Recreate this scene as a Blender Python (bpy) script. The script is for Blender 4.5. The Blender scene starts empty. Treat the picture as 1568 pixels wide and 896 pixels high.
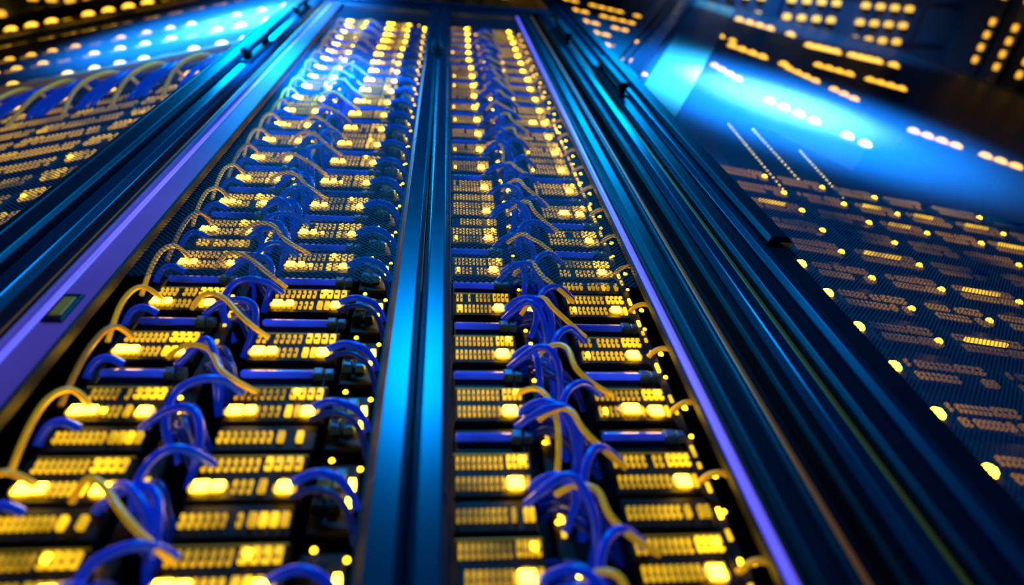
import bpy, math, random
from mathutils import Matrix, Vector
random.seed(7)
R = random.Random(11)
S = 0.5; ZO = 0.6          # 1 design unit = 0.5 m ; floor is 0.6 units below the lens
def W(p): return (p[0]*S, p[1]*S, (p[2]+ZO)*S)
scene = bpy.context.scene
scene.view_settings.view_transform = 'Standard'
scene.view_settings.look = 'None'

# ------------------------------------------------------------ materials
def mat(name, col, rough=.5, metal=0., emit=None, es=0., noise=None, bump=0., spec=.5, coat=0.):
    m = bpy.data.materials.new(name); m.use_nodes = True
    nt = m.node_tree; b = nt.nodes['Principled BSDF']
    b.inputs['Base Color'].default_value = (*col, 1)
    b.inputs['Roughness'].default_value = rough
    b.inputs['Metallic'].default_value = metal
    b.inputs['Specular IOR Level'].default_value = spec
    b.inputs['Coat Weight'].default_value = coat
    b.inputs['Coat Roughness'].default_value = .15
    if emit:
        b.inputs['Emission Color'].default_value = (*emit, 1)
        b.inputs['Emission Strength'].default_value = es
    if noise or bump:
        tc = nt.nodes.new('ShaderNodeTexCoord')
        n = nt.nodes.new('ShaderNodeTexNoise')
        n.inputs['Scale'].default_value = noise[0] if noise else 60
        n.inputs['Detail'].default_value = 5
        nt.links.new(tc.outputs['Object'], n.inputs['Vector'])
        if noise:
            r = nt.nodes.new('ShaderNodeMapRange')
            r.inputs['From Min'].default_value = .3; r.inputs['From Max'].default_value = .7
            r.inputs['To Min'].default_value = noise[1]; r.inputs['To Max'].default_value = noise[2]
            nt.links.new(n.outputs['Fac'], r.inputs['Value'])
            if emit and len(noise) > 3:
                nt.links.new(r.outputs[0], b.inputs['Emission Strength'])
            else:
                nt.links.new(r.outputs[0], b.inputs['Roughness'])
        if bump:
            bp = nt.nodes.new('ShaderNodeBump'); bp.inputs['Strength'].default_value = bump
            bp.inputs['Distance'].default_value = .002
            nt.links.new(n.outputs['Fac'], bp.inputs['Height'])
            nt.links.new(bp.outputs[0], b.inputs['Normal'])
    return m

YL = (1., .55, .012)
M_FRAME = mat('blue_powder_coat', (.008, .036, .075), .28, .3, noise=(4, .25, .31))
M_FRAMED = mat('dark_blue_powder_coat', (.004, .015, .032), .38, .3, noise=(4, .35, .42))
M_BLACK = mat('black_steel', (.004, .005, .008), .5, .2, noise=(10, .45, .55), spec=.3)
M_CHAS = mat('chassis_dark', (.006, .006, .006), .55, .1, noise=(80, .5, .65), spec=.25)
M_SHELF = mat('shelf_brown', (.03, .016, .005), .55, .1, noise=(60, .5, .6), spec=.25)
M_PORT = mat('port_yellow', (.35, .22, .007), .45, .0, YL, .5, noise=(14, .12, 1.2, 1), spec=.3)
M_PORTD = mat('port_yellow_dim', (.30, .18, .01), .45, .0, (1, .50, .01), .12, noise=(6, .0, .85, 1), spec=.3)
M_PORTX = mat('port_amber_faint', (.09, .05, .005), .45, .0, (1, .42, .01), .12, noise=(3, -.12, .42, 1), spec=.3)
M_PORTL = mat('port_yellow_lit', (.5, .33, .01), .4, .0, (1, .57, .012), 1.2, noise=(14, .5, 2.2, 1), spec=.3)
M_LED = mat('led_lens', (.9, .7, .05), .3, 0, (1, .58, .02), 22)
M_HALO = mat('led_halo_glow', (.6, .4, .02), .5, 0, (1, .46, .004), .8)
M_LEDS = mat('led_lens_small', (.9, .6, .05), .3, 0, (1, .52, .015), 8)
M_BULB = mat('indicator_bulb', (.9, .6, .1), .3, 0, (1, .48, .04), 3.4)
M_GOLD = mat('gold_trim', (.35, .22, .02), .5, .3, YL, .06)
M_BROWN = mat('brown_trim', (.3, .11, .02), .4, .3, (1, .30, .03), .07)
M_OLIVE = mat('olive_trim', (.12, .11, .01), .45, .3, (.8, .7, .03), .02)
M_PURP = mat('violet_light_strip', (.2, .17, .8), .35, .1, (.18, .13, 1.), .8, noise=(3, .5, 1.1, 1))
M_PURPD = mat('violet_panel', (.05, .03, .16), .5, .1, (.18, .10, .8), .1, noise=(1.6, .01, .34, 1))  # reflected violet light put in as faint, uneven emission
M_CB = mat('cable_blue', (.002, .045, .6), .35, 0, (.0, .045, 1), .2, coat=.3)  # cable materials carry a faint added glow so they read in the dark
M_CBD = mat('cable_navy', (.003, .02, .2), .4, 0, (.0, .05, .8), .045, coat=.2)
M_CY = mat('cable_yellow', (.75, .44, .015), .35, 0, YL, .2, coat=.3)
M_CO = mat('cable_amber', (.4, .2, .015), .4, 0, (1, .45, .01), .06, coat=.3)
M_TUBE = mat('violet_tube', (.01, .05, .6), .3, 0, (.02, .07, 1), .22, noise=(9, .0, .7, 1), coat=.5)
M_CONN = mat('connector_grey', (.08, .2, .32), .35, .3, noise=(40, .3, .5))
M_PALE = mat('pale_panel', (.30, .25, .2), .4, .05, noise=(6, .35, .5))
M_WALL = mat('wall_paint', (.012, .03, .06), .7, noise=(5, .6, .85), bump=.1)
M_FLOOR = mat('floor_tile', (.02, .03, .05), .25, noise=(8, .2, .4))
M_CEIL = mat('ceiling_panel', (.02, .05, .1), .7, noise=(8, .6, .8))
M_CLAMP = mat('ceiling_lamp', (.9, .6, .1), .4, 0, (1, .45, .035), 1.6)

def mesh_mat(name, cov, pitch, col, rough=.38, spec=.5):
    m = bpy.data.materials.new(name); m.use_nodes = True
    nt = m.node_tree; b = nt.nodes['Principled BSDF']; out = nt.nodes['Material Output']
    b.inputs['Base Color'].default_value = (*col, 1); b.inputs['Metallic'].default_value = .0
    b.inputs['Roughness'].default_value = rough; b.inputs['Specular IOR Level'].default_value = spec
    tc = nt.nodes.new('ShaderNodeTexCoord')
    mp = nt.nodes.new('ShaderNodeMapping')
    mp.inputs['Rotation'].default_value = (0, math.radians(45), 0)
    mp.inputs['Scale'].default_value = (1/pitch,)*3
    nt.links.new(tc.outputs['Object'], mp.inputs['Vector'])
    sp = nt.nodes.new('ShaderNodeSeparateXYZ'); nt.links.new(mp.outputs[0], sp.inputs[0])
    def M(op, a, bb=None):
        n = nt.nodes.new('ShaderNodeMath'); n.operation = op
        for i, v in enumerate((a, bb)):
            if v is None: continue
            if isinstance(v, (int, float)): n.inputs[i].default_value = v
            else: nt.links.new(v, n.inputs[i])
        return n.outputs[0]
    fx = M('SUBTRACT', M('FRACT', sp.outputs[0]), .5); fz = M('SUBTRACT', M('FRACT', sp.outputs[2]), .5)
    d = M('SQRT', M('ADD', M('MULTIPLY', fx, fx), M('MULTIPLY', fz, fz)))
    rad = math.sqrt((1-cov)/math.pi)
    f = M('GREATER_THAN', d, rad)
    tr = nt.nodes.new('ShaderNodeBsdfTransparent')
    mx = nt.nodes.new('ShaderNodeMixShader')
    nt.links.new(f, mx.inputs[0]); nt.links.new(tr.outputs[0], mx.inputs[1]); nt.links.new(b.outputs[0], mx.inputs[2])
    nt.links.new(mx.outputs[0], out.inputs['Surface'])
    return m
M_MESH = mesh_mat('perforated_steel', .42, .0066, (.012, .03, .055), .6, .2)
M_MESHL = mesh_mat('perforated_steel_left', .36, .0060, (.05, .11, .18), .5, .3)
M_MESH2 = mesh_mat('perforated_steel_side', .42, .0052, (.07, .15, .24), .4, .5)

# ------------------------------------------------------------ mesh builder
class MB:
    def __init__(s, xf=None): s.v = []; s.f = []; s.m = []; s.mats = []; s.xf = xf or (lambda p: p)
    def mi(s, m):
        if m not in s.mats: s.mats.append(m)
        return s.mats.index(m)
    def add(s, vs, fs, m):
        o = len(s.v); k = s.mi(m)
        s.v += [W(s.xf(p)) for p in vs]; s.f += [tuple(o+i for i in f) for f in fs]; s.m += [k]*len(fs)
    def box(s, x0, x1, y0, y1, z0, z1, m, c=0.):
        if c <= 0:
            vs = [(x, y, z) for z in (z0, z1) for y in (y0, y1) for x in (x0, x1)]
            s.add(vs, [(0,1,3,2),(4,6,7,5),(0,4,5,1),(1,5,7,3),(3,7,6,2),(2,6,4,0)], m)
        else:   # chamfer the front (-Y) edges
            a = [(x0,y1,z0),(x1,y1,z0),(x1,y1,z1),(x0,y1,z1)]
            b = [(x0,y0+c,z0),(x1,y0+c,z0),(x1,y0+c,z1),(x0,y0+c,z1)]
            d = [(x0+c,y0,z0+c),(x1-c,y0,z0+c),(x1-c,y0,z1-c),(x0+c,y0,z1-c)]
            fs = [(3,2,1,0),(8,9,10,11)]
            for i in range(4):
                j = (i+1) % 4
                fs += [(i,j,4+j,4+i),(4+i,4+j,8+j,8+i)]
            s.add(a+b+d, fs, m)
    def poly(s, pts, y0, y1, m):      # pts (x,z) extruded in y
        n = len(pts)
        vs = [(x, y0, z) for x, z in pts]+[(x, y1, z) for x, z in pts]
        s.add(vs, [tuple(range(n)), tuple(range(2*n-1, n-1, -1))]+[(i, (i+1) % n, n+(i+1) % n, n+i) for i in range(n)], m)
    def dome(s, x, y, z, rx, rz, h, m, n=10):
        vs = [(x, y-h, z)]
        for k in (1, 2, 3):
            a = k*math.pi/6
            for i in range(n):
                t = 2*math.pi*i/n
                vs.append((x+rx*math.sin(a)*math.cos(t), y-h*math.cos(a), z+rz*math.sin(a)*math.sin(t)))
        fs = [(0, 1+i, 1+(i+1) % n) for i in range(n)]
        for k in range(2):
            for i in range(n):
                j = (i+1) % n
                fs.append((1+k*n+i, 1+(k+1)*n+i, 1+(k+1)*n+j, 1+k*n+j))
        s.add(vs, fs, m)
    def lens(s, x, y, z, rx, rz, h, m):     # rounded rectangular LED lens
        s.box(x-rx, x+rx, y-h, y+.002, z-rz, z+rz, m, min(rx, rz)*.45)
        if rx > .009: s.dome(x, y+.0005, z, rx*1.75, rz*1.75, .004, M_HALO, 14)  # amber halo around the LED, bloom built in as an emissive disc
    def cylx(s, x0, x1, y, z, r, m, n=10):
        xs = [(x0, r*.7), (x0+r*.5, r), (x1-r*.5, r), (x1, r*.7)]
        vs = []
        for xx, rr in xs:
            for i in range(n):
                t = 2*math.pi*i/n; vs.append((xx, y+rr*math.cos(t), z+rr*math.sin(t)))
        fs = [tuple(range(n)), tuple(range(4*n-1, 3*n-1, -1))]
        for k in range(3):
            for i in range(n):
                j = (i+1) % n; fs.append((k*n+i, k*n+j, (k+1)*n+j, (k+1)*n+i))
        s.add(vs, fs, m)
    def build(s, name, parent=None, bevel=0, smooth=False):
        import bmesh
        me = bpy.data.meshes.new(name); me.from_pydata(s.v, [], s.f)
        for m in s.mats: me.materials.append(m)
        me.polygons.foreach_set('material_index', s.m)
        bm = bmesh.new(); bm.from_mesh(me); bmesh.ops.recalc_face_normals(bm, faces=bm.faces); bm.to_mesh(me); bm.free()
        if smooth: me.polygons.foreach_set('use_smooth', [True]*len(me.polygons))
        ob = bpy.data.objects.new(name, me); scene.collection.objects.link(ob)
        if parent: ob.parent = parent
        if bevel:
            b = ob.modifiers.new('bevel', 'BEVEL'); b.width = bevel*S; b.segments = 2; b.limit_method = 'ANGLE'
        return ob

def empty(name):
    e = bpy.data.objects.new(name, None); e.empty_display_size = .1; scene.collection.objects.link(e); return e

class Cables:
    def __init__(s, name, m, r, parent, xf=None):
        s.cu = bpy.data.curves.new(name, 'CURVE'); s.cu.dimensions = '3D'; s.cu.bevel_depth = r*S
        s.cu.bevel_resolution = 3; s.cu.resolution_u = 6; s.cu.use_fill_caps = True
        s.cu.materials.append(m); s.xf = xf or (lambda p: p)
        o = bpy.data.objects.new(name, s.cu); scene.collection.objects.link(o); o.parent = parent
    def add(s, pts):
        sp = s.cu.splines.new('NURBS'); sp.points.add(len(pts)-1)
        for i, p in enumerate(pts): sp.points[i].co = (*W(s.xf(p)), 1)
        sp.order_u = 4 if len(pts) >= 4 else 3; sp.use_endpoint_u = True

# ------------------------------------------------------------ room
def slab(name, a, b, m):
    o = MB(); o.box(a[0], b[0], a[1], b[1], a[2], b[2], m); return o.build(name)
CZ = 12.5
slab('floor', (-9, -7, -.8), (10, 7, -.6), M_FLOOR)
slab('ceiling', (-9, -7, CZ), (10, 7, CZ+.2), M_CEIL)
slab('wall_back', (-9, 7, -.6), (10, 7.2, CZ), M_WALL)
slab('wall_front', (-9, -7.2, -.6), (10, -7, CZ), M_WALL)
slab('wall_left', (-9.2, -7, -.6), (-9, 7, CZ), M_WALL)
slab('wall_right', (10, -7, -.6), (10.2, 7, CZ), M_WALL)
g = MB()
for i in range(20): g.box(-8.9+i*.95, -8.84+i*.95, -6.9, 6.9, CZ-.05, CZ, M_FRAME)
for i in range(18): g.box(-8.9, 9.9, -6.5+i*.75, -6.44+i*.75, CZ-.04, CZ, M_FRAME)
g.build('ceiling_grid')
g = MB()
for i in range(60):
    for j in range(8):
        if i % 5 == 4: continue
        x = -8.6+i*.3; y = .05+j*.3
        g.box(x, x+.13, y, y+.09, CZ-.12, CZ-.05, M_CLAMP, .02)
g.build('ceiling_lamp_array')
g = MB()
for i in range(7):
    zz = 8.2+i*.55
    g.box(9.93, 10, -.8, 2.4, zz-.1, zz+.1, M_FRAME)
    for j in range(14):
        if j % 5 != 4: g.box(9.88, 9.93, -.75+j*.22, -.65+j*.22, zz-.03, zz+.03, M_CLAMP)
g.build('wall_lamp_array')

# ------------------------------------------------------------ main rack
rack = empty('server_rack')
ZB, ZT = -.5, 6.0
f = MB()
# cabinet shell
f.box(-1.24, -1.20, .03, 1.0, ZB, 6.3, M_BLACK); f.box(.93, .97, .03, 1.0, ZB, 6.3, M_BLACK)
f.box(-1.24, .97, .96, 1.0, ZB, 6.3, M_BLACK)
f.box(-1.24, .97, .03, 1.0, 6.25, 6.3, M_BLACK); f.box(-1.24, .97, .0, 1.0, -.6, ZB, M_BLACK)
f.box(-1.24, .97, -.04, .04, 6.16, 6.32, M_FRAME, .01)
# outer stiles
f.box(-1.25, -1.17, -.05, .06, ZB, 6.3, M_FRAMED, .012)
f.box(-1.165, -1.08, -.03, .06, ZB, 6.3, M_FRAME, .02)
f.box(-1.08, -1.02, .03, .06, ZB, 6.3, M_BLACK)
f.box(-1.055, -1.03, .0, .03, ZB, 6.2, M_BROWN, .006)
f.box(.755, .83, .03, .06, ZB, 6.3, M_BLACK)
f.box(.768, .79, -.0, .03, ZB, 6.2, M_BROWN, .006)
f.box(.83, .875, -.02, .06, ZB, 6.3, M_BLACK, .01)
f.box(.88, .95, -.03, .06, ZB, 6.3, M_FRAME, .018)
f.box(.955, .975, -.005, .03, ZB, 6.3, M_OLIVE, .004)
f.build('cabinet_frame', rack, .004)

def door(name, x0, x1, hinge_left, latchx):
    d = MB()
    if hinge_left: # left door
        d.box(x0, x0+.115, -.012, .01, ZB+.05, ZT+.12, M_PURPD, .004)
        d.box(x0+.002, x0+.016, -.03, -.012, ZB+.05, ZT+.12, M_PURPD, .004)
        d.box(x0+.016, x0+.034, -.016, -.012, ZB+.1, ZT, M_PURP, .001)
        d.box(x0-.014, x0, -.022, .02, ZB+.05, ZT+.12, M_BLACK)
        d.box(x0+.115, x0+.126, -.02, .012, ZB+.05, ZT+.12, M_BLACK, .003)
        d.box(x1-.078, x1, -.035, .03, ZB+.05, ZT+.12, M_FRAME, .014)
        d.box(x1-.084, x1-.078, -.02, .02, ZB+.05, ZT+.12, M_BLACK)
        d.box(x1-.001, x1+.001, -.02, -.008, 1.5, 2.3, M_GOLD)
        # latch window in violet panel
        d.box(x0+.040, x0+.090, -.020, -.011, 1.33, 1.45, M_FRAMED, .003)
        d.box(x0+.050, x0+.080, -.023, -.019, 1.35, 1.43, M_GOLD, .002)
    else:
        d.box(x1-.135, x1-.112, -.014, .01, ZB+.05, ZT+.12, M_PURP, .005)
        d.box(x1-.143, x1-.135, -.01, .015, ZB+.05, ZT+.12, M_BLACK)
        d.box(x1-.112, x1-.100, -.02, .02, ZB+.05, ZT+.12, M_BLACK)
        d.box(x1-.10, x1-.03, -.035, .03, ZB+.05, ZT+.12, M_FRAMED, .016)
        d.box(x1-.028, x1, -.03, .03, ZB+.05, ZT+.12, M_FRAMED, .01)
        d.box(x0, x0+.074, -.035, .03, ZB+.05, ZT+.12, M_FRAME, .014)
        d.box(x0+.074, x0+.080, -.02, .02, ZB+.05, ZT+.12, M_BLACK)
    d.box(x0+.05, x1-.05, -.02, .02, ZT, ZT+.12, M_FRAME, .012)
    d.box(x0+.05, x1-.05, -.02, .02, ZB+.05, ZB+.2, M_FRAME, .012)
    # small latch handle near the meeting stile
    d.box(latchx-.012, latchx+.012, -.05, -.034, 4.25, 4.65, M_BLACK, .004)
    d.box(latchx-.008, latchx+.008, -.075, -.05, 4.3, 4.52, M_BLACK, .004)
    d.build(name, rack, .003)
    p = MB()
    xa, xb = (x0+.12, x1-.08) if hinge_left else (x0+.078, x1-.14)
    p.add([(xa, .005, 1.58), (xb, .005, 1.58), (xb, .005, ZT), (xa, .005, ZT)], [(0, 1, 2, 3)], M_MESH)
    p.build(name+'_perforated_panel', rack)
door('door_left_leaf', -1.005, -.052, True, -.075)
door('door_right_leaf', -.047, .755, False, -.02)

# handles on outer stiles
def handle(mb, x, z0, z1, y=-.03, w=.02):
    mb.box(x-w*1.2, x+w*1.2, y-.012, y, z0, z1, M_BLACK, .004)
    mb.box(x-w*.7, x+w*.7, y-.05, y-.012, z0+.04, z0+.1, M_BLACK)
    mb.box(x-w*.7, x+w*.7, y-.05, y-.012, z1-.1, z1-.04, M_BLACK)
    mb.box(x-w, x+w, y-.075, y-.045, z0+.02, z1-.02, M_BLACK, .008)
h = MB(); handle(h, -1.12, 3.8, 4.35, w=.026); handle(h, -1.12, 5.2, 5.7); handle(h, .915, 4.9, 5.5, w=.026); h.build('door_handles', rack, .003)

# ------------------------------------------------------------ equipment
YF = .12
def module(mb, x0, x1, z0, style, yf=YF, dim=False, n=8, frac=.6, deep=.3, extra=False, pl=None):
    P, L = pl or ((M_PORTD, M_PORT) if dim else (M_PORT, M_PORTL))
    mb.box(x0-.008, x1+.008, yf, yf+deep, z0-.03, z0+.096, M_CHAS, .006)
    mb.box(x0-.004, x1+.004, yf+(.004 if extra else .016), yf+deep, z0-.115, z0-.034, M_CHAS if extra else M_SHELF, .004)
    if not dim: mb.box(x0-.004, x1+.004, yf-.004, yf, z0+.089, z0+.092, M_GOLD)
    w = x1-x0; xs = x0+w*frac
    st = (xs-x0)/n
    for k in range(n):
        a = x0+k*st+st*.22; b = a+st*.5
        rows = [(z0+.048, z0+.080), (z0-.012, z0+.020)]
        if extra: rows.append((z0-.092, z0-.064))
        for za, zb in rows:
            if R.random() < .05: continue
            mb.box(a, b, yf-.010, yf+.005, za, zb, P, .0025)
            mb.box(a+st*.1, b-st*.1, yf-.0115, yf-.0095, za+.005, za+.012, M_CHAS)
    m2 = 4; st = (x1-xs-w*.03)/m2
    for k in range(m2):
        a = xs+w*.03+k*st+st*.15; b = a+st*.66
        mb.box(a, b, yf-.013, yf, z0+.050, z0+.082, L, .003)
        if R.random() < .8: mb.box(a, b, yf-.013, yf, z0-.012, z0+.020, P if R.random() < .6 else L, .003)
        if extra and R.random() < .8: mb.box(a, b, yf-.012, yf+.005, z0-.092, z0-.064, L if R.random() < .5 else P, .003)
        mb.box(a+st*.12, b-st*.12, yf-.0145, yf-.0125, z0+.053, z0+.060, M_CHAS)

NROW = 27
def Z(i): return .926+.2265*i-.2265*3
cols = [(-.845, -.655, 'a'), (-.505, -.287, 'a'), (.048, .218, 'b'), (.407, .598, 'b')]
names = ['patch_panel_bank', 'patch_panel_bank_inner', 'patch_panel_bank_mid', 'patch_panel_bank_outer']
led = MB(); tubes = MB()
for (x0, x1, st), nm in zip(cols, names):
    mb = MB()
    for i in range(NROW):
        z = Z(i)
        if z > 5.95: break
        dx = R.uniform(-.006, .006)
        extra = (i in (3, 4) and st == 'a') or (i == 3 and st == 'b') or (i > 6 and R.random() < .3)
        module(mb, x0+dx, x1+dx, z, st, n=8 if st == 'a' else 9, frac=.58 if st == 'a' else .66, extra=extra)
        w = x1-x0; y = YF-.012; q = 1.1 if i < 6 else .95
        if st == 'a':
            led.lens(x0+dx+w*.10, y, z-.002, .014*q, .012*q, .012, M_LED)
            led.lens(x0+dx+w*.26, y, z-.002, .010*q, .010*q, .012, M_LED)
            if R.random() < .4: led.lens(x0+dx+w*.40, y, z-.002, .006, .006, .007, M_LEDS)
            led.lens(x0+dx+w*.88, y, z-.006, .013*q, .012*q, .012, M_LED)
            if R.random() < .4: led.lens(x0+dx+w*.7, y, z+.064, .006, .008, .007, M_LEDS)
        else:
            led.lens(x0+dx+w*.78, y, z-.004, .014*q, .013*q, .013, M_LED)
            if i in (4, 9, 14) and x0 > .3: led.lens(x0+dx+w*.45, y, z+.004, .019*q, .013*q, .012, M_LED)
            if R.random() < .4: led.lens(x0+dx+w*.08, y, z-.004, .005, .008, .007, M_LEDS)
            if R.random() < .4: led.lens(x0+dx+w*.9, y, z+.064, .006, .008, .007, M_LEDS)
        # violet sleeve + connector under each panel
        a = x0+dx-.005; b = x1+dx-.01
        if not extra:
            tubes.cylx(a, b-.025, YF+.004, z-.076, .0105, M_TUBE)
            tubes.box(b-.03, b-.004, YF-.010, YF+.016, z-.090, z-.062, M_CONN, .004)
            tubes.box(b+.0, b+.022, YF-.008, YF+.016, z-.088, z-.064, M_CONN, .004)
    mb.build(nm, rack)
# narrow connector column
nc = MB()
for i in range(NROW):
    z = Z(i)
    if z > 5.95: break
    nc.box(-.262, -.168, YF+.02, .4, z-.10, z+.085, M_CHAS, .005)
    for k in range(2):
        for q in range(2):
            a = -.256+k*.034
            nc.box(a, a+.026, YF-.002, YF+.02, z-.05+q*.07, z-.015+q*.07, M_CONN if (i+q) % 3 else M_CHAS, .004)
    led.box(-.186, -.174, YF-.004, YF+.02, z-.035, z+.025, M_LED, .003)
    led.dome(-.168, YF+.01, z+.06, .006, .006, .006, M_LEDS)
    led.dome(-.232, YF-.002, z+.075, .006, .006, .006, M_LEDS)
nc.build('connector_strip', rack)
# vertical rails with slot lights
rl = MB()
for x, wd in ((-.615, .013), (.272, .012), (.632, .01), (-.872, .009)):
    rl.box(x-wd*1.6, x+wd*1.6, YF+.02, YF+.06, ZB, 5.98, M_CHAS, .004)
    z = ZB+.3
    while z < 5.9:
        hh = R.choice((.016, .026, .034))
        if R.random() < .7 and x > -.8: rl.box(x-wd*.4, x+wd*.4, YF+.012, YF+.02, z, z+hh, M_LEDS if R.random() < .3 else M_PORTL, .002)
        z += hh+R.choice((.02, .03, .045))
for i in range(NROW):
    z = Z(i)
    if z > 5.95: break
    led.dome(.288, YF+.005, z+.012, .010, .012, .012, M_LED); led.dome(.262, YF+.01, z-.09, .006, .006, .006, M_LEDS)
    led.dome(.655, YF+.01, z+.03, .008, .008, .008, M_LEDS); led.dome(.64, YF+.012, z-.07, .006, .006, .006, M_LEDS)
    led.dome(-.63, YF+.01, z+.065, .006, .006, .006, M_LEDS)
rl.build('slot_light_rails', rack)
led.build('status_leds', rack); tubes.build('cable_sleeves', rack, smooth=False)
bp = MB(); bp.box(-1.19, .92, .42, .46, ZB, 6.2, M_BLACK); bp.build('rear_baffle', rack)

cb = Cables('patch_cables_blue', M_CB, .0102, rack); cn = Cables('patch_cables_navy', M_CBD, .008, rack)
cy = Cables('patch_cables_yellow', M_CY, .0072, rack); co = Cables('patch_cables_amber', M_CO, .008, rack)
u = R.uniform
for i in range(NROW):
    z = Z(i)
    if z > 5.9: break
    for (xa, xb, amp) in ((-.645, -.51, 1.), (.225, .40, .9)):
        # blue leads: leave a panel edge, arch over and drop between the banks
        for rep in range(2 if R.random() < .5 else 1):
            o = u(-.012, .012); s1 = u(-.025, .022); h1 = u(-.02, .03); y1 = u(-.02, .02); st_ = rep*.04
            cb.add([(xa-.03, YF, z-.05+st_), (xa+.01, .08, z-.035+o+st_), (xa+.06+s1, .06+y1, z-.03+h1), (xa+.10+s1, .065+y1, z-.06+o), (xa+.115+s1, .10, z-.12-h1), (xa+.10, .18, z-.17)])
        if R.random() < .6:
            s1 = u(-.02, .02)
            cb.add([(xa-.02, YF, z-.01), (xa+.03, .085, z+.02+o), (xa+.06+s1, .08, z-.01), (xa+.07+s1, .09, z-.07), (xa+.05, .14, z-.12+s1)])
        o = u(-.01, .01); s1 = u(-.025, .025); h1 = u(-.03, .02)
        if R.random() < .9:
            cb.add([(xb+.03, YF-.005, z+.062), (xb-.01, .07, z+.075+o), (xb-.06+s1, .06, z+.06+h1), (xb-.095+s1, .07, z+.01+o), (xb-.10+s1, .11, z-.06+h1), (xb-.08, .18, z-.10)])
        for k in range(7):
            o = u(-.02, .02); q = k*.015
            cn.add([(xa+.01, YF+.05, z+.05-q+o), (xa+.05+o, .12, z+.04-q), (xa+.08+o, .12+u(-.02, .02), z+.0-q), (xb-.04+o, .13+u(-.02, .03), z-.04-q+o), (xb-.01, .17, z-.08-q)])
        # yellow sweeping patch lead to the next lower panel
        if R.random() < .92:
            o = u(-.02, .02); q = u(-.03, .02); t_ = u(-.02, .03); yy_ = u(-.012, .015)
            xs = (xa-.07 if xa < 0 else xa+.03)+t_*.6
            cy.add([(xs, YF-.012, z-.035), (xs+.03, .06+yy_, z-.022+o), (xs+.08+t_, .045+yy_, z-.035+o), (xb-.07+t_, .05+yy_, z-.09+q), (xb-.02, .065, z-.145+q), (xb+.04+t_, YF-.012, z-.16+q)])
        if R.random() < .2:
            t_ = u(-.03, .03)
            cy.add([(xa-.02, YF-.01, z+.06), (xa+.03, .07, z+.07+t_), (xa+.07+t_, .07, z+.0), (xa+.08+t_, .08, z-.10), (xa+.05, .12, z-.2)])
    # blue loops in narrow column
    cb.add([(-.31, YF-.01, z+.0), (-.27, .09, z+.018), (-.225, .085, z+.012+u(-.01, .01)), (-.18, .10, z-.01), (-.165, .14, z-.04)])
    cn.add([(-.30, YF-.01, z-.03), (-.25, .09, z-.02), (-.21, .09, z-.03), (-.17, .11, z-.07), (-.16, .15, z-.12)])
    # outer leads
    o = u(-.02, .02)
    if i % 3 != 2:
        cy.add([(-.80, YF-.012, z+.0), (-.835, .06, z+.02+o), (-.865, .05, z-.0), (-.88, .06, z-.06+o), (-.885, .09, z-.12), (-.885, .12, z-.18)])
    else:
        co.add([(-.82, YF-.012, z+.05), (-.85, .06, z+.06), (-.875, .06, z+.02), (-.885, .08, z-.08+o), (-.885, .12, z-.2)])
    cb.add([(-.80, YF-.012, z-.06), (-.84, .085, z-.045), (-.87, .09, z-.05), (-.88, .13, z-.09)])
    cy.add([(.605, YF-.005, z+.0), (.64, .07, z+.015), (.675, .07, z-.01+o*.5), (.69, .09, z-.07+o)])
    co.add([(.675, .07, z-.0), (.695, .075, z-.05), (.70, .09, z-.15), (.70, .11, z-.35)])

# ------------------------------------------------------------ side racks
def side(sign, hx, ang):
    a = math.radians(ang); c, s_ = math.cos(a), math.sin(a)
    if sign > 0: return lambda p: (hx+p[0]*c-p[1]*s_, p[0]*s_+p[1]*c, p[2])
    return lambda p: (hx-p[0]*c+p[1]*s_, p[0]*s_+p[1]*c, p[2])

# left
XL = side(-1, -1.27, 14)
rl_ = empty('server_rack')
HL = 11.5; WL = 5.5
f = MB(XL)
f.box(0, WL, .9, .94, -.6, HL, M_BLACK); f.box(0, WL, -.0, .94, HL, HL+.1, M_FRAMED); f.box(WL-.05, WL, -.03, .94, -.6, HL, M_FRAMED)
f.box(.0, .035, -.03, .9, -.6, HL, M_FRAMED, .006)
f.box(.0, WL, -.04, .03, 7.35, 7.75, M_FRAME, .02); f.box(0, WL, -.03, .03, -.6, .3, M_FRAMED)
f.box(.0, WL, .02, .10, 4.66, 4.70, M_GOLD, .006); f.box(0, WL, .10, .16, 4.62, 4.82, M_FRAMED, .01)
f.box(.0, WL, .10, .3, 5.02, 5.12, M_FRAMED, .01)
f.build('cabinet_frame', rl_, .004)
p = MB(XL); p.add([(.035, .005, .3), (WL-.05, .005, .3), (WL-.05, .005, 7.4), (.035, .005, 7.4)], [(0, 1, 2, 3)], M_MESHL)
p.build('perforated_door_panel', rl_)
e = MB(XL); b = MB(XL)
z = .9
while z < 4.0:
    x = .06+R.uniform(0, .04)
    while x < 3.2:
        w = R.uniform(.34, .46)
        module(e, x, x+w, z, 'c', yf=.10, dim=True, n=14, frac=.7)
        if R.random() < .2: b.dome(x+w*.85, .085, z, .012, .012, .01, M_LEDS)
        x += w+.05
    z += .215
for zz, sp, rr in ((4.36, .30, .042), (5.35, .21, .036), (6.15, .23, .038), (6.9, .24, .038), (8.3, .26, .07), (9.1, .26, .07), (10.2, .3, .07)):
    x = .12
    e.box(.04, WL-.1, .12, .3, zz-.12, zz+.1, M_CHAS, .01)
    k = 0
    while x < WL-.2:
        if zz < 5 or (k % 5) < 4:
            b.dome(x, .118, zz, rr*1.3, rr, rr*.7, M_BULB)
        e.box(x-.05, x+.05, .105, .12, zz-.10, zz-.06, M_PORTD, .003)
        x += sp*R.uniform(.9, 1.1); k += 1
e.build('switch_modules', rl_); b.build('indicator_lights', rl_, smooth=True)
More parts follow.
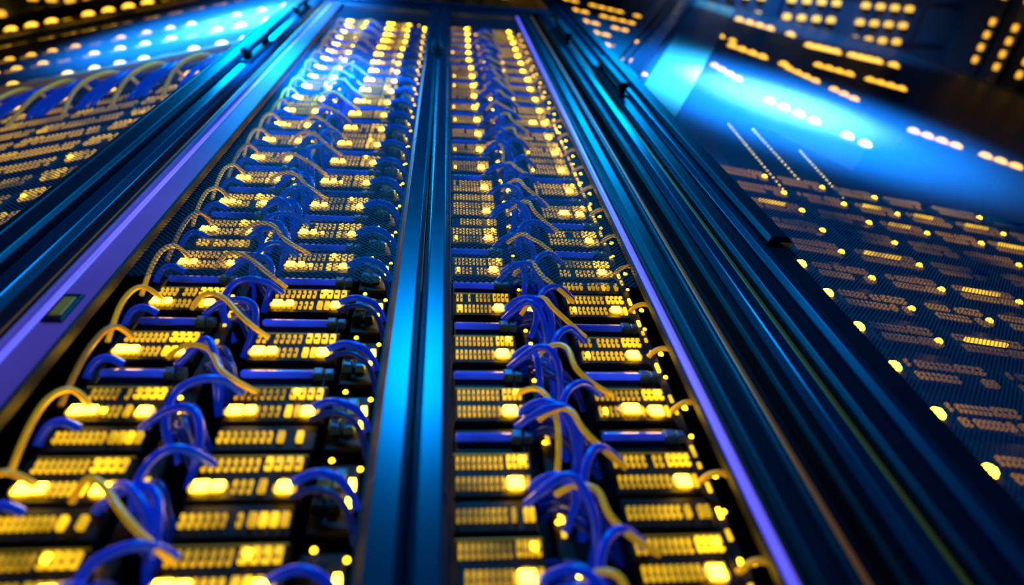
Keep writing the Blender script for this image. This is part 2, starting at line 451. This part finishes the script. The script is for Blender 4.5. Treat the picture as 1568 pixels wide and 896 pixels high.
c1 = Cables('cables_blue', M_CB, .010, rl_, XL); c2 = Cables('cables_yellow', M_CY, .012, rl_, XL)
x = .15
while x < 3.4:
    for k in range(9):
        o = u(-.06, .06)
        c1.add([(x+.12+o, .10, 4.60), (x+.05+o, .03, 4.48-k*.01), (x-.02+o, .02, 4.33), (x+.0+o+k*.01, .03, 3.98), (x+.10+o, .09, 3.85)])
    o = u(-.05, .05)
    c2.add([(x+.02, .115, 4.38), (x+.10, .01, 4.44), (x+.2+o, .0, 4.32), (x+.22+o, .01, 4.05+o), (x+.20, .09, 3.75+o)])
    x += .3

# right
AR = 8
XR = side(1, 1.0, 0)
XR2 = side(1, 1.2, AR)
rr_ = empty('server_rack')
HR = 12.2; WR = 7.4
f = MB(XR)      # tall corner post (in plane with the main rack)
f.box(-.02, .05, -.03, .06, -.6, HR, M_FRAMED, .012)
f.box(.055, .11, -.045, .06, -.6, HR, M_FRAME, .016)
f.box(.11, .20, -.02, .06, -.6, HR, M_FRAMED, .01)
f.box(.125, .215, -.05, -.02, 1.83, HR, M_FRAMED, .014)
f.box(.05, .055, -.01, .03, -.6, HR, M_BLACK)
handle(f, .02, 3.55, 4.25, -.03, .028)
f.build('corner_post', rr_, .004)
f = MB(XR2)
f.box(0, WR, .9, .94, -.6, HR, M_BLACK); f.box(0, WR, 0, .94, HR, HR+.1, M_FRAMED); f.box(WR-.05, WR, -.03, .94, -.6, HR, M_FRAMED)
f.box(0.0, .02, .0, .9, -.6, HR, M_BLACK)
f.box(0, WR, -.03, .03, -.6, .2, M_FRAMED)
f.build('cabinet_frame', rr_, .004)
# diagonal braces and pale panel in the plane of the door
f = MB(XR2)
def diag(z_at0, slope, w, y0, y1, m, s1):
    f.poly([(0.01, z_at0), (s1, z_at0+slope*s1), (s1, z_at0+slope*s1+w), (0.01, z_at0+w)], y0, y1, m)
diag(3.98, 2.50, .30, -.04, .0, M_FRAME, 3.05)
diag(4.34, 2.55, .10, -.03, .0, M_FRAMED, 2.95)
diag(4.48, 2.65, .30, -.04, .0, M_FRAMED, 2.8)
f.build('diagonal_brace', rr_, .01)
f = MB(XR2)
f.poly([(0.01, 3.2), (3.9, 11.6), (3.3, 11.9), (.01, 3.85)], -.012, -.004, M_PALE)
f.build('pale_glass_panel', rr_, .004)
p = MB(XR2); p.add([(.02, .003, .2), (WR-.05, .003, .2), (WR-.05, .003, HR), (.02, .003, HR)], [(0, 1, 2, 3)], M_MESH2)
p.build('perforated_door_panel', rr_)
e = MB(XR2); b = MB(XR2)
i = 0; z = .75
while z < 3.1:
    e.box(.03, .22, .10, .3, z-.05, z+.08, M_CHAS, .006)
    for k in range(5):
        e.box(.04+k*.024, .058+k*.024, .088, .10, z-.012, z+.02, M_PORTL if k > 1 else M_PORT, .003)
    e.box(.04, .15, .09, .10, z-.04, z-.028, M_PORTL)
    b.dome(.175, .095, z, .022, .022, .016, M_LED)
    x = .27
    while x < 2.9:
        w = R.uniform(.22, .3)
        module(e, x, x+w, z, 'c', yf=.12, dim=True, n=9, frac=.6, pl=(M_PORTX, M_PORTX))
        if R.random() < .6: b.dome(x+w*.9, .105, z, .014, .014, .012, M_LEDS)
        if R.random() < .3: e.box(x+.02, x+w-.1, .095, .11, z+.03, z+.040, M_PORTL)
        x += w+.09
    z += .20; i += 1
# leaning light bars (s0,z0)->(s1,z1), bulbs in groups
def bar(s0, z0, s1, z1, n, r, hh=.12, grp=4):
    L = math.hypot(s1-s0, z1-z0); dx, dz = (s1-s0)/L, (z1-z0)/L
    nx, nz = -dz, dx
    e.poly([(s0-nx*hh, z0-nz*hh), (s1-nx*hh, z1-nz*hh), (s1+nx*hh, z1+nz*hh), (s0+nx*hh, z0+nz*hh)], .13, .3, M_CHAS)
    for k in range(n):
        t = (k+.5)/n
        if k % (grp+1) == grp: continue
        b.dome(s0+(s1-s0)*t, .128, z0+(z1-z0)*t, r, r*1.2, r*.7, M_BULB)
bar(1.48, 5.09, 1.95, 4.15, 7, .045); bar(2.70, 7.1, 2.95, 5.95, 8, .05)
bar(2.28, 7.86, 2.8, 7.2, 6, .06); bar(1.43, 6.2, 1.55, 5.5, 5, .045)
bar(2.2, 8.9, 2.7, 8.1, 5, .05); bar(3.85, 11.4, 4.8, 10.9, 6, .08)
bar(4.44, 9.87, 6.2, 10.0, 11, .085); bar(3.5, 7.9, 4.6, 7.5, 9, .06); bar(2.9, 5.1, 3.6, 4.5, 8, .05)
bar(.72, 4.0, .57, 2.85, 22, .006, .01, 30); bar(.9, 4.0, .75, 2.9, 20, .006, .01, 30); bar(1.1, 3.7, .95, 2.9, 16, .006, .01, 30)
for zz, s1 in ((5.0, .40), (5.45, .5), (5.95, .6), (6.5, .75), (7.1, .85), (7.8, 1.1), (8.6, 1.3)):
    e.box(.05, s1+.05, .13, .3, zz-.12, zz+.1, M_CHAS, .01)
    x = .08; k = 0
    while x < s1:
        if k % 5 < 4: b.dome(x, .128, zz, .03+.003*zz, .02+.003*zz, .02, M_BULB)
        x += .07+.006*zz; k += 1
e.build('switch_modules', rr_); b.build('indicator_lights', rr_, smooth=True)

# ------------------------------------------------------------ lights
def area(name, loc, tgt, size, power, col):
    l = bpy.data.lights.new(name, 'AREA'); l.shape = 'DISK'; l.size = size*S; l.energy = power; l.color = col
    o = bpy.data.objects.new(name, l); scene.collection.objects.link(o); o.location = W(loc)
    o.rotation_euler = (Vector(W(tgt))-Vector(W(loc))).to_track_quat('-Z', 'Y').to_euler(); return o
def spot(name, loc, tgt, deg, power, col, blend=1., r=.1):
    l = bpy.data.lights.new(name, 'SPOT'); l.spot_size = math.radians(deg); l.spot_blend = blend; l.energy = power; l.color = col; l.shadow_soft_size = r
    o = bpy.data.objects.new(name, l); scene.collection.objects.link(o); o.location = W(loc)
    o.rotation_euler = (Vector(W(tgt))-Vector(W(loc))).to_track_quat('-Z', 'Y').to_euler(); return o
BL = (.0, .36, 1.)
area('area_light', (-.18, -2.5, 4.0), (-.05, 0, 1.2), .45, 32, BL)
area('area_light', (-1.8, -.8, 6.6), (-1.1, 0, 4.2), .8, 20, BL)
area('area_light', (1.6, -1.2, 6.2), (1.0, 0, 3.8), .7, 14, BL)
spot('spot_light', (-1.6, -2.8, 4.8), (-1.62, .05, 5.6), 24, 7000, (.22, .52, 1))  # these spots are added out of view to form the blue glow pools
spot('spot_light', (-1.8, -2.6, 4.8), (-1.8, .05, 5.6), 54, 4200, (.02, .34, 1))
spot('spot_light', (2.1, -2.8, 4.0), (2.5, .2, 4.45), 30, 4800, (.35, .62, 1))
spot('spot_light', (2.1, -2.8, 3.9), (2.45, .2, 4.3), 60, 2800, (.02, .34, 1))
spot('spot_light', (-.6, -2.2, 3.6), (-.78, 0, 3.9), 30, 2400, (.0, .3, 1))
spot('spot_light', (4.5, -3.5, 9.0), (6.0, .6, 12.), 70, 900, (.03, .4, 1))  # added out of view to lift the dark ceiling at upper right
w = bpy.data.worlds.new('world'); scene.world = w; w.use_nodes = True
w.node_tree.nodes['Background'].inputs[0].default_value = (.01, .04, .12, 1)
w.node_tree.nodes['Background'].inputs[1].default_value = .3

# ------------------------------------------------------------ camera
v = Vector((-111, 727, -1100)).normalized()
hh = Vector((1, -.022, -.11545)); hh = (hh-v*hh.dot(v)).normalized()
yy = v.cross(hh)
rot = Matrix((hh, yy, v))
cam = bpy.data.cameras.new('camera'); co_ = bpy.data.objects.new('camera', cam); scene.collection.objects.link(co_)
cam.sensor_width = 36; cam.lens = 36*1100/1792; cam.clip_start = .01
co_.matrix_world = Matrix.Translation(Vector(W((0, -1, 0)))) @ rot.to_4x4()
cam.dof.use_dof = True; cam.dof.focus_distance = 2.2*S; cam.dof.aperture_fstop = 1.6
scene.camera = co_
